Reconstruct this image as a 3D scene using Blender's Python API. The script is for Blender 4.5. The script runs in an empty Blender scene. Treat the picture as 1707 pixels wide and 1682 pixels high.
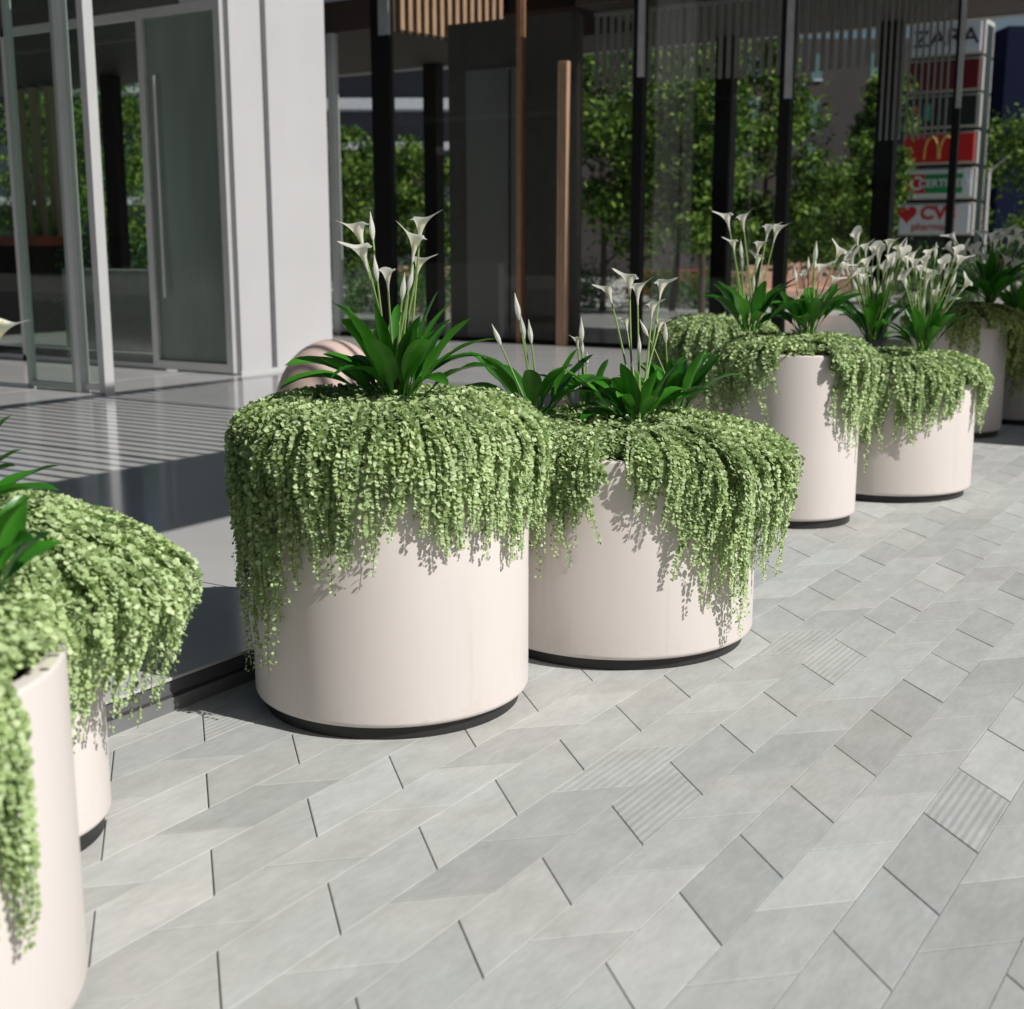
import bpy, math, random
import numpy as np
from mathutils import Vector, Matrix
R_ = math.radians
C = bpy.context.scene.collection
sc = bpy.context.scene

# ---------------------------------------------------------------- camera model
H = 1.6; PITCH = R_(11.2); HEAD = R_(32.5); FPX = 2170.0; CX = 853.5; CY = 841.0
# world X runs along the paving rows, world Y from the plaza towards the building
def ray(px, py):
    a = (px - CX) / FPX; b = -(py - CY) / FPX
    f = math.cos(PITCH) + b * math.sin(PITCH); z = -math.sin(PITCH) + b * math.cos(PITCH)
    return Vector((a * math.sin(HEAD) + f * math.cos(HEAD), -a * math.cos(HEAD) + f * math.sin(HEAD), z))
def on_z(px, py, z=0.0):
    r = ray(px, py); return r * ((z - H) / r.z) + Vector((0, 0, H))
def on_x(px, py, x):
    r = ray(px, py); return r * (x / r.x) + Vector((0, 0, H))
FWD = Vector((math.cos(HEAD), math.sin(HEAD), 0)); RGT = Vector((math.sin(HEAD), -math.cos(HEAD), 0))
def at_d(px, py, d):
    r = ray(px, py); return r * (d / r.dot(FWD)) + Vector((0, 0, H))

# ---------------------------------------------------------------- helpers
def setp(o, label=None, cat=None, group=None, kind=None):
    if label: o['label'] = label
    if cat: o['category'] = cat
    if group: o['group'] = group
    if kind: o['kind'] = kind
    return o
def thing(name, label, cat, loc=(0, 0, 0), group=None):
    o = bpy.data.objects.new(name, None); C.objects.link(o); o.location = loc; o.empty_display_size = .2
    return setp(o, label, cat, group)
def link(name, me, mat, parent=None, loc=None):
    me.materials.clear()
    for m in (mat if isinstance(mat, (list, tuple)) else [mat]): me.materials.append(m)
    o = bpy.data.objects.new(name, me); C.objects.link(o)
    if parent is not None: o.parent = parent
    if loc is not None: o.location = loc
    return o
def wloc(o):
    v = Vector((0, 0, 0))
    while o is not None: v += o.location; o = o.parent
    return v
class MB:
    def __init__(s): s.v = []; s.f = []; s.mi = []
    def add(s, vs, fs, mi=0):
        n = len(s.v); s.v += [tuple(p) for p in vs]; s.f += [tuple(i + n for i in f) for f in fs]; s.mi += [mi] * len(fs); return s
    def box(s, x0, x1, y0, y1, z0, z1, mi=0, ch=0.0):
        if ch <= 0:
            vs = [(x0,y0,z0),(x1,y0,z0),(x1,y1,z0),(x0,y1,z0),(x0,y0,z1),(x1,y0,z1),(x1,y1,z1),(x0,y1,z1)]
            return s.add(vs, [(3,2,1,0),(4,5,6,7),(0,1,5,4),(1,2,6,5),(2,3,7,6),(3,0,4,7)], mi)
        c = ch
        vs = [(x0,y0,z0),(x1,y0,z0),(x1,y1,z0),(x0,y1,z0),(x0,y0,z1-c),(x1,y0,z1-c),(x1,y1,z1-c),(x0,y1,z1-c),
              (x0+c,y0+c,z1),(x1-c,y0+c,z1),(x1-c,y1-c,z1),(x0+c,y1-c,z1)]
        return s.add(vs, [(3,2,1,0),(0,1,5,4),(1,2,6,5),(2,3,7,6),(3,0,4,7),(4,5,9,8),(5,6,10,9),(6,7,11,10),(7,4,8,11),(8,9,10,11)], mi)
    def lathe(s, prof, cx, cy, n=96, mi=0, cap0=False, cap1=False):
        b = len(s.v); k = len(prof)
        for i in range(n):
            a = 2 * math.pi * i / n; ca, sa = math.cos(a), math.sin(a)
            for r, z in prof: s.v.append((cx + r * ca, cy + r * sa, z))
        for i in range(n):
            j = (i + 1) % n
            for q in range(k - 1):
                s.f.append((b+i*k+q, b+j*k+q, b+j*k+q+1, b+i*k+q+1)); s.mi.append(mi)
        if cap0: s.f.append(tuple(b + i * k for i in range(n))[::-1]); s.mi.append(mi)
        if cap1: s.f.append(tuple(b + i * k + k - 1 for i in range(n))); s.mi.append(mi)
        return s
    def tube(s, pts, rad, n=8, mi=0):
        pts = [Vector(p) for p in pts]; b = len(s.v); m = len(pts)
        for i, p in enumerate(pts):
            t = (pts[min(i+1, m-1)] - pts[max(i-1, 0)]).normalized()
            a = t.orthogonal().normalized() if abs(t.z) > .99 else t.cross(Vector((0,0,1))).normalized()
            c = t.cross(a).normalized(); r = rad[i] if isinstance(rad, (list, tuple)) else rad
            for k in range(n):
                w = 2 * math.pi * k / n; s.v.append(tuple(p + a * (r * math.cos(w)) + c * (r * math.sin(w))))
        for i in range(m - 1):
            for k in range(n):
                l = (k + 1) % n
                s.f.append((b+i*n+k, b+i*n+l, b+(i+1)*n+l, b+(i+1)*n+k)); s.mi.append(mi)
        s.f.append(tuple(b + k for k in range(n))[::-1]); s.mi.append(mi)
        s.f.append(tuple(b + (m-1)*n + k for k in range(n))); s.mi.append(mi)
        return s
    def build(s, name, mat, parent=None, smooth=False, loc=None):
        off = wloc(parent) if parent is not None else Vector(loc or (0, 0, 0))
        me = bpy.data.meshes.new(name)
        me.from_pydata([(x-off.x, y-off.y, z-off.z) for x, y, z in s.v], [], s.f)
        if any(s.mi): me.polygons.foreach_set('material_index', s.mi)
        if smooth:
            me.polygons.foreach_set('use_smooth', [True] * len(me.polygons))
            me.set_sharp_from_angle(angle=R_(40))
        me.update()
        return link(name, me, mat, parent, None if parent is not None else (loc or None))
def npmesh(name, V, F, mat, parent=None, loc=None):
    off = wloc(parent) if parent is not None else Vector(loc or (0, 0, 0))
    V = np.asarray(V, np.float32) - np.array(off, np.float32); F = np.asarray(F, np.int32)
    me = bpy.data.meshes.new(name); k = F.shape[1]
    me.vertices.add(len(V)); me.vertices.foreach_set('co', V.ravel())
    me.loops.add(F.size); me.loops.foreach_set('vertex_index', F.ravel())
    me.polygons.add(len(F)); me.polygons.foreach_set('loop_start', np.arange(0, F.size, k, dtype=np.int32))
    me.polygons.foreach_set('loop_total', np.full(len(F), k, np.int32))
    me.update(calc_edges=True)
    return link(name, me, mat, parent, None if parent is not None else (loc or None))

# ---------------------------------------------------------------- materials
def newmat(name):
    m = bpy.data.materials.new(name); m.use_nodes = True; nt = m.node_tree
    for n in list(nt.nodes): nt.nodes.remove(n)
    out = nt.nodes.new('ShaderNodeOutputMaterial'); return m, nt, out
def prin(nt, col, rough=.5, metal=0, spec=.5):
    p = nt.nodes.new('ShaderNodeBsdfPrincipled'); p.inputs['Base Color'].default_value = (*col, 1)
    p.inputs['Roughness'].default_value = rough; p.inputs['Metallic'].default_value = metal
    p.inputs['Specular IOR Level'].default_value = spec; return p
def noise(nt, scale, detail=4, rough=.55, stretch=None):
    tc = nt.nodes.new('ShaderNodeTexCoord'); n = nt.nodes.new('ShaderNodeTexNoise')
    n.inputs['Scale'].default_value = scale; n.inputs['Detail'].default_value = detail; n.inputs['Roughness'].default_value = rough
    if stretch:
        mp = nt.nodes.new('ShaderNodeMapping'); mp.inputs['Scale'].default_value = stretch
        nt.links.new(tc.outputs['Object'], mp.inputs['Vector']); nt.links.new(mp.outputs[0], n.inputs['Vector'])
    else: nt.links.new(tc.outputs['Object'], n.inputs['Vector'])
    return n
def ramp(nt, src, stops):
    r = nt.nodes.new('ShaderNodeValToRGB'); e = r.color_ramp.elements
    while len(e) < len(stops): e.new(.5)
    for i, (p, c) in enumerate(stops): e[i].position = p; e[i].color = (*c, 1)
    nt.links.new(src, r.inputs[0]); return r
def simple(name, col, rough=.5, metal=0, var=.12, scale=6, bump=0., spec=.5, stretch=None, bscale=60):
    m, nt, out = newmat(name); p = prin(nt, col, rough, metal, spec)
    n = noise(nt, scale, stretch=stretch)
    r = ramp(nt, n.outputs['Fac'], [(.3, tuple(c * (1 - var) for c in col)), (.7, tuple(min(1, c * (1 + var)) for c in col))])
    nt.links.new(r.outputs[0], p.inputs['Base Color'])
    if bump:
        n2 = noise(nt, bscale, 3); b = nt.nodes.new('ShaderNodeBump'); b.inputs['Strength'].default_value = bump; b.inputs['Distance'].default_value = .01
        nt.links.new(n2.outputs['Fac'], b.inputs['Height']); nt.links.new(b.outputs[0], p.inputs['Normal'])
    nt.links.new(p.outputs[0], out.inputs[0]); return m
def leafmat(name, dark, mid, light, trans=.3, rough=.45, spec=.3):
    m, nt, out = newmat(name)
    g = nt.nodes.new('ShaderNodeNewGeometry')
    r = ramp(nt, g.outputs['Random Per Island'], [(0, dark), (.5, mid), (1, light)])
    n = noise(nt, 7, 4); mx = nt.nodes.new('ShaderNodeMixRGB'); mx.blend_type = 'MULTIPLY'; mx.inputs[0].default_value = .55
    r2 = ramp(nt, n.outputs['Fac'], [(.3, (.60, .66, .55)), (.5, (1.0, 1.0, 1.0)), (.72, (1.24, 1.20, 1.08))])
    nt.links.new(r.outputs[0], mx.inputs[1]); nt.links.new(r2.outputs[0], mx.inputs[2])
    p = prin(nt, mid, rough, 0, spec); nt.links.new(mx.outputs[0], p.inputs['Base Color'])
    t = nt.nodes.new('ShaderNodeBsdfTranslucent'); nt.links.new(mx.outputs[0], t.inputs[0])
    ms = nt.nodes.new('ShaderNodeMixShader'); ms.inputs[0].default_value = trans
    nt.links.new(p.outputs[0], ms.inputs[1]); nt.links.new(t.outputs[0], ms.inputs[2]); nt.links.new(ms.outputs[0], out.inputs[0])
    return m
def glassmat(name, tint, refl=1.0, rough=.0):
    m, nt, out = newmat(name)
    t = nt.nodes.new('ShaderNodeBsdfTransparent'); t.inputs[0].default_value = (*tint, 1)
    g = nt.nodes.new('ShaderNodeBsdfGlossy'); g.inputs['Roughness'].default_value = rough; g.inputs[0].default_value = (refl, refl, refl, 1)
    ge = nt.nodes.new('ShaderNodeNewGeometry'); dt = nt.nodes.new('ShaderNodeVectorMath'); dt.operation = 'DOT_PRODUCT'
    nt.links.new(ge.outputs['Incoming'], dt.inputs[0]); nt.links.new(ge.outputs['Normal'], dt.inputs[1])
    def mth(op, a, b=None):
        q = nt.nodes.new('ShaderNodeMath'); q.operation = op
        for k, val in ((0, a), (1, b)):
            if val is None: continue
            if isinstance(val, (int, float)): q.inputs[k].default_value = val
            else: nt.links.new(val, q.inputs[k])
        return q.outputs[0]
    # Schlick reflectance of a thin sheet, same from both sides
    fr = mth('MULTIPLY_ADD', mth('POWER', mth('SUBTRACT', 1.0, mth('ABSOLUTE', dt.outputs['Value'])), 5.0), .9); fr.node.inputs[2].default_value = .02
    ms = nt.nodes.new('ShaderNodeMixShader'); nt.links.new(fr, ms.inputs[0])
    nt.links.new(t.outputs[0], ms.inputs[1]); nt.links.new(g.outputs[0], ms.inputs[2]); nt.links.new(ms.outputs[0], out.inputs[0])
    return m
def pavermat():
    m, nt, out = newmat('paver'); p = prin(nt, (.45, .45, .44), .75, 0, .3)
    at = nt.nodes.new('ShaderNodeAttribute'); at.attribute_name = 'tone'
    n1 = noise(nt, 5, 6, .62, (1, 2.2, 1)); r1 = ramp(nt, n1.outputs['Fac'], [(.3, (.87, .87, .86)), (.7, (1.06, 1.06, 1.06))])
    n2 = noise(nt, 55, 4, .6, (.35, 1, 1)); r2 = ramp(nt, n2.outputs['Fac'], [(.3, (.93, .93, .93)), (.7, (1.05, 1.05, 1.05))])
    n3 = noise(nt, 1.1, 3); r3 = ramp(nt, n3.outputs['Fac'], [(.35, (1.0, .985, .955)), (.65, (.97, 1.0, .985))])
    src = at.outputs['Color']
    for r in (r1, r2, r3):
        mx = nt.nodes.new('ShaderNodeMixRGB'); mx.blend_type = 'MULTIPLY'; mx.inputs[0].default_value = 1
        nt.links.new(src, mx.inputs[1]); nt.links.new(r.outputs[0], mx.inputs[2]); src = mx.outputs[0]
    nt.links.new(src, p.inputs['Base Color'])
    # fine ribs on the tiles flagged as ribbed (alpha channel of the tone)
    tc = nt.nodes.new('ShaderNodeTexCoord'); sp = nt.nodes.new('ShaderNodeSeparateXYZ'); nt.links.new(tc.outputs['Object'], sp.inputs[0])
    mu = nt.nodes.new('ShaderNodeMath'); mu.operation = 'MULTIPLY'; mu.inputs[1].default_value = 2 * math.pi / .0245; nt.links.new(sp.outputs['Y'], mu.inputs[0])
    si = nt.nodes.new('ShaderNodeMath'); si.operation = 'SINE'; nt.links.new(mu.outputs[0], si.inputs[0])
    ml = nt.nodes.new('ShaderNodeMath'); ml.operation = 'MULTIPLY'; nt.links.new(si.outputs[0], ml.inputs[0]); nt.links.new(at.outputs['Alpha'], ml.inputs[1])
    b1 = nt.nodes.new('ShaderNodeBump'); b1.inputs['Strength'].default_value = .45; b1.inputs['Distance'].default_value = .0011; nt.links.new(ml.outputs[0], b1.inputs['Height'])
    b2 = nt.nodes.new('ShaderNodeBump'); b2.inputs['Strength'].default_value = .25; b2.inputs['Distance'].default_value = .003
    nt.links.new(n2.outputs['Fac'], b2.inputs['Height']); nt.links.new(b1.outputs[0], b2.inputs['Normal']); nt.links.new(b2.outputs[0], p.inputs['Normal'])
    nt.links.new(p.outputs[0], out.inputs[0]); return m

M_paver = pavermat()
M_joint = simple('joint', (.10, .10, .095), .9)
M_ground = simple('far_ground', (.36, .35, .33), .85, scale=1.5)
M_floor = simple('honed_stone', (.52, .52, .515), .11, 0, .05, 1.3, spec=.6)
M_kerb = simple('kerb_stone', (.10, .10, .11), .35, 0, .1, 5)
M_groove = simple('groove', (.04, .04, .04), .8)
def potmat():
    m, nt, out = newmat('pot_coating'); p = prin(nt, (.68, .62, .58), .42, 0, .35)
    n = noise(nt, 2.2, 5, .6, (1, 1, .35)); r = ramp(nt, n.outputs['Fac'], [(.3, (.665, .61, .585)), (.7, (.71, .66, .635))])
    tc = nt.nodes.new('ShaderNodeTexCoord'); sp = nt.nodes.new('ShaderNodeSeparateXYZ'); nt.links.new(tc.outputs['Object'], sp.inputs[0])
    mr = nt.nodes.new('ShaderNodeMapRange'); mr.inputs[1].default_value = .05; mr.inputs[2].default_value = .16; mr.inputs[3].default_value = .35; mr.inputs[4].default_value = 0; nt.links.new(sp.outputs['Z'], mr.inputs[0])
    nd = noise(nt, 38, 5, .7); cr = ramp(nt, nd.outputs['Fac'], [(.50, (0, 0, 0)), (.68, (1, 1, 1))])
    mm = nt.nodes.new('ShaderNodeMath'); mm.operation = 'MULTIPLY'; nt.links.new(mr.outputs[0], mm.inputs[0]); nt.links.new(cr.outputs[0], mm.inputs[1])
    ns = noise(nt, 16, 4, .6, (1, 1, .05)); cs = ramp(nt, ns.outputs['Fac'], [(.58, (0, 0, 0)), (.80, (.35, .35, .35))])
    ma = nt.nodes.new('ShaderNodeMath'); ma.operation = 'MAXIMUM'; nt.links.new(mm.outputs[0], ma.inputs[0]); nt.links.new(cs.outputs[0], ma.inputs[1])
    dx = nt.nodes.new('ShaderNodeMixRGB'); nt.links.new(ma.outputs[0], dx.inputs[0]); nt.links.new(r.outputs[0], dx.inputs[1]); dx.inputs[2].default_value = (.50, .44, .38, 1)
    nt.links.new(dx.outputs[0], p.inputs['Base Color'])
    n2 = noise(nt, 260, 2); b = nt.nodes.new('ShaderNodeBump'); b.inputs['Strength'].default_value = .06; b.inputs['Distance'].default_value = .002
    nt.links.new(n2.outputs['Fac'], b.inputs['Height']); nt.links.new(b.outputs[0], p.inputs['Normal'])
    nt.links.new(p.outputs[0], out.inputs[0]); return m
M_pot = potmat()
M_plinth = simple('plinth_black', (.02, .02, .02), .5)
M_soil = simple('soil', (.035, .028, .02), .95, bump=.8, scale=30)
M_trail = leafmat('trailing_leaf', (.23, .33, .11), (.46, .60, .29), (.63, .74, .45), .25, .5, .25)
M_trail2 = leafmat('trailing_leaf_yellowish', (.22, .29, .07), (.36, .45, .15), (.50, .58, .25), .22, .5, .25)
M_vine = simple('vine_stem', (.12, .17, .05), .7)
M_calla = leafmat('calla_leaf', (.018, .10, .008), (.035, .18, .012), (.075, .29, .025), .2, .30, .5)
M_stalk = simple('calla_stem', (.22, .34, .10), .5)
M_petal = leafmat('calla_petal', (.80, .80, .75), (.85, .85, .81), (.89, .89, .86), .45, .5, .3)
M_spadix = simple('spadix', (.75, .62, .12), .6)
M_tree = leafmat('tree_leaf', (.02, .06, .008), (.065, .145, .018), (.30, .43, .08), .3, .5)
M_hedge = leafmat('hedge_leaf', (.03, .08, .02), (.055, .13, .03), (.10, .19, .05), .25, .5)
M_bark = simple('bark', (.06, .045, .035), .9, bump=.6)
M_white = simple('white_panel', (.46, .46, .47), .38, 0, .03, 1.2)
M_alu = simple('aluminium', (.60, .61, .61), .38, .35, .04, 3)
M_alug = simple('aluminium_green', (.34, .42, .38), .35, .35, .04, 3)
M_black = simple('black_metal', (.006, .006, .006), .5, 0, .1, spec=.2)
M_litstrip = simple('mullion_painted_light', (.42, .42, .41), .45, .3)  # light grey stands for bright light on the upper mullions
M_char = simple('charcoal_panel', (.17, .165, .16), .5, 0, .08, 2, stretch=(1, 1, .1))
M_chard = simple('dark_panel', (.013, .011, .010), .6, spec=.2)
M_copper = simple('copper_trim', (.36, .19, .11), .4, .3)
M_wood = simple('wood_batten', (.40, .25, .16), .6, 0, .22, 5, stretch=(6, 6, .5))
M_woodp = simple('pale_batten', (.40, .33, .22), .6, 0, .15, 5, stretch=(6, 6, .5))
M_batten = simple('grey_batten', (.26, .25, .235), .6, 0, .1)
M_soffit = simple('brown_soffit', (.045, .028, .02), .7)
M_fascia = simple('fascia_grey', (.30, .29, .28), .6)
M_glass = glassmat('facade_glass', (.92, .94, .93), 1.0)
M_glassd = glassmat('door_glass', (.86, .91, .88), 1.0)
M_reflpane = simple('painted_reflection_glass', (.17, .215, .185), .12, 0, .35, .8, stretch=(1, 1, .25))  # lit reflection on the door glass, put into its colour
M_dome = simple('dome_coating', (.60, .46, .40), .6, 0, .06, 3)
M_brown = simple('brown_cladding', (.038, .029, .032), .7, 0, .12, .5)
M_navy = simple('navy_cladding', (.002, .005, .022), .7, 0, .1, 1, spec=.1)
M_slab = simple('balcony_slab', (.42, .44, .48), .6)
M_dkwin = simple('window_glazing', (.10, .17, .18), .15, 0, .2, 1)
M_bench = simple('bench_stone', (.74, .46, .38), .7, 0, .12, 3)
M_red = simple('red_stone', (.30, .08, .06), .6)
M_signal = simple('sign_casing', (.62, .61, .58), .35, .3, .05)
M_signw = simple('sign_white', (.62, .66, .72), .4, 0, .02)
M_signred = simple('sign_red', (.50, .015, .02), .4, 0, .02)
M_signdr = simple('sign_dark_red', (.12, .008, .012), .4)
M_signbk = simple('sign_black', (.012, .02, .02), .4)
M_signgr = simple('sign_green', (.02, .24, .07), .4)
M_signye = simple('sign_yellow', (.72, .48, .12), .4)
M_signte = simple('sign_teal', (.05, .40, .30), .4)
M_ink = simple('ink_black', (.02, .02, .02), .5)
M_low = simple('low_wall_grey', (.48, .47, .46), .6)
M_counter = simple('red_brown_counter', (.28, .055, .03), .4)
M_canopy = simple('canopy_metal', (.10, .10, .10), .5)

# ---------------------------------------------------------------- ground
def rect_sheet(name, x0, x1, y0, y1, z, mat):
    return MB().add([(x0,y0,z),(x1,y0,z),(x1,y1,z),(x0,y1,z)], [(0,1,2,3)]).build(name, mat)
setp(rect_sheet('ground', -300, 700, -400, 600, -.02, M_ground), kind='structure')
KY = 3.345                      # kerb line of the raised floor
setp(rect_sheet('paving_bed', -6, 34, -20, KY + .2, -.006, M_joint), kind='structure')

def make_paving():
    rnd = random.Random(5)
    w = .1955; s = .3915; vs = []; fs = []; tone = []
    k0 = 1.277
    special = {}
    def key(x, y):
        r = math.ceil((y - k0) / w - 1e-9)          # row r spans k0+(r-1)w .. k0+r w
        return r
    rib_px = [(1384,1100),(1600,1345),(1105,1340),(1320,1070),(1010,1290),(380,1190)]
    light_px = [(270,1500),(270,1375),(1420,1250),(1370,1460),(1560,1430),(1640,1240),(1100,1560)]
    dark_px = [(1220,1460),(1530,1420),(1480,1160),(1490,1245),(760,1490),(430,1370),(880,1440),(1520,1600)]
    def rows(pxs): return [on_z(*p) for p in pxs]
    ribs, lights, darks = rows(rib_px), rows(light_px), rows(dark_px)
    for r in range(-110, 12):
        yh = k0 + r * w; yl = yh - w
        if yl > KY: break
        yh2 = min(yh, KY + .02)
        dir2 = (r % 2 == 0)
        # upper end of each joint in this row
        if dir2: base = 2.791 - .062 * (yh - 1.277); dx = -.182
        else:    base = 2.404 - .062 * (yh - 1.075); dx = .190
        g2 = .0027 if dir2 else .0024
        for i in range(-24, 76):
            a = base + i * s; b = a + s
            def X(t, y): return t + dx * (yh - y) / w
            y1 = yh2 - .0009; y0 = yl + .0009
            P = [(X(a, y0) + g2, y0), (X(b, y0) - g2, y0), (X(b, y1) - g2, y1), (X(a, y1) + g2, y1)]
            if P[0][0] < -5.5 or P[2][0] > 33.5: continue
            cx = sum(p[0] for p in P) / 4; cy = sum(p[1] for p in P) / 4
            def has(lst):
                for q in lst:
                    if yl < q.y <= yh and X(a, q.y) < q.x <= X(b, q.y): return True
                return False
            t = rnd.gauss(.475, .030); t = max(.40, min(.545, t)); rib = 0.0
            if has(lights): t = .55
            if has(darks): t = .415
            if has(ribs) or (cx > 6.5 and rnd.random() < .012): rib = 1.0
            h = rnd.uniform(-.0006, .0006)
            n = len(vs); c = .003
            cen = Vector((cx, cy, 0))
            for q in P: vs.append((q[0], q[1], h - .0012))
            ins = [(c, c * .3), (-c, c * .3), (-c, -c * .3), (c, -c * .3)]
            for q, (ax, ay) in zip(P, ins): vs.append((q[0] + ax, q[1] + ay, h))
            for q in P: vs.append((q[0], q[1], h - .0058))
            fs.append((n+4, n+5, n+6, n+7))
            for e in range(4):
                f = (e + 1) % 4
                fs.append((n+e, n+f, n+4+f, n+4+e)); fs.append((n+8+e, n+8+f, n+f, n+e))
            wt = rnd.uniform(-.006, .006)
            tone += [(t * (.975 + wt), t * .997, t * (1.0 - wt), rib)] * 9
    me = bpy.data.meshes.new('paving'); me.from_pydata(vs, [], fs)
    at = me.attributes.new('tone', 'FLOAT_COLOR', 'FACE')
    at.data.foreach_set('color', np.array(tone, np.float32).ravel())
    o = link('paving', me, M_paver); setp(o, kind='structure')
make_paving()

# raised stone floor with kerb face
FZ = .125
b = MB()
b.box(-6, 28, KY, 40, -.01, FZ - .012)
o = b.build('floor_base', M_kerb); setp(o, kind='structure')
b = MB()
ys = [KY - .012, 11.6, 18, 29, 40]; xs = [-6, 1.6, 4.03, 8.0, 13.1, 15.07, 19.2, 23.4, 28]
for i in range(len(xs) - 1):
    for j in range(len(ys) - 1):
        b.box(xs[i] + .006, xs[i+1] - .006, ys[j] + (.006 if j else 0), ys[j+1] - .006, FZ - .010, FZ, ch=.002)
o = b.build('raised_floor', M_floor); setp(o, kind='structure')
b = MB(); b.box(-6, 28, KY - .004, KY + .001, .052, .060); o = b.build('kerb_line', M_groove); setp(o, kind='structure')
b = MB(); b.box(-6, 28, KY - .010, KY + .0, 0.0, .050); o = b.build('kerb_upstand', simple('kerb_face', (.16, .165, .165), .5)); setp(o, kind='structure')

# ---------------------------------------------------------------- planters
def planter(name_label, x, y, R, h, z0=0, group='pinkish white drum planters'):
    t = thing('planter', name_label, 'planter', (x, y, z0), group)
    b = MB()
    zb = z0 + .047; prof = [(R*.80, zb), (R - .022, zb)]
    for k in range(1, 6):
        a = k / 5 * math.pi / 2; prof.append((R - .022 + .022 * math.sin(a), zb + .022 - .022 * math.cos(a)))
    prof += [(R, z0 + h * .5), (R, z0 + h - .010)]
    for k in range(1, 5):
        a = k / 4 * math.pi / 2; prof.append((R - .010 + .010 * math.cos(a), z0 + h - .010 + .010 * math.sin(a)))
    prof += [(R - .040, z0 + h), (R - .045, z0 + h - .006), (R - .045, z0 + h - .12)]
    b.lathe(prof, x, y, 128); b.build('body', M_pot, t, True)
    b = MB(); b.lathe([(R * .93, z0 + .0005), (R * .93, z0 + .046)], x, y, 96, cap1=True); b.build('plinth', M_plinth, t, True)
    b = MB(); b.lathe([(R - .046, z0 + h - .04)], x, y, 64) if False else b.add(
        [(x + (R - .046) * math.cos(a * math.pi / 24), y + (R - .046) * math.sin(a * math.pi / 24), z0 + h - .04) for a in range(48)], [tuple(range(48))])
    b.build('soil', M_soil, t)
    return t

def camphi(x, y):
    return math.atan2(-y, -x)     # world angle pointing from pot to the camera

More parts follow.
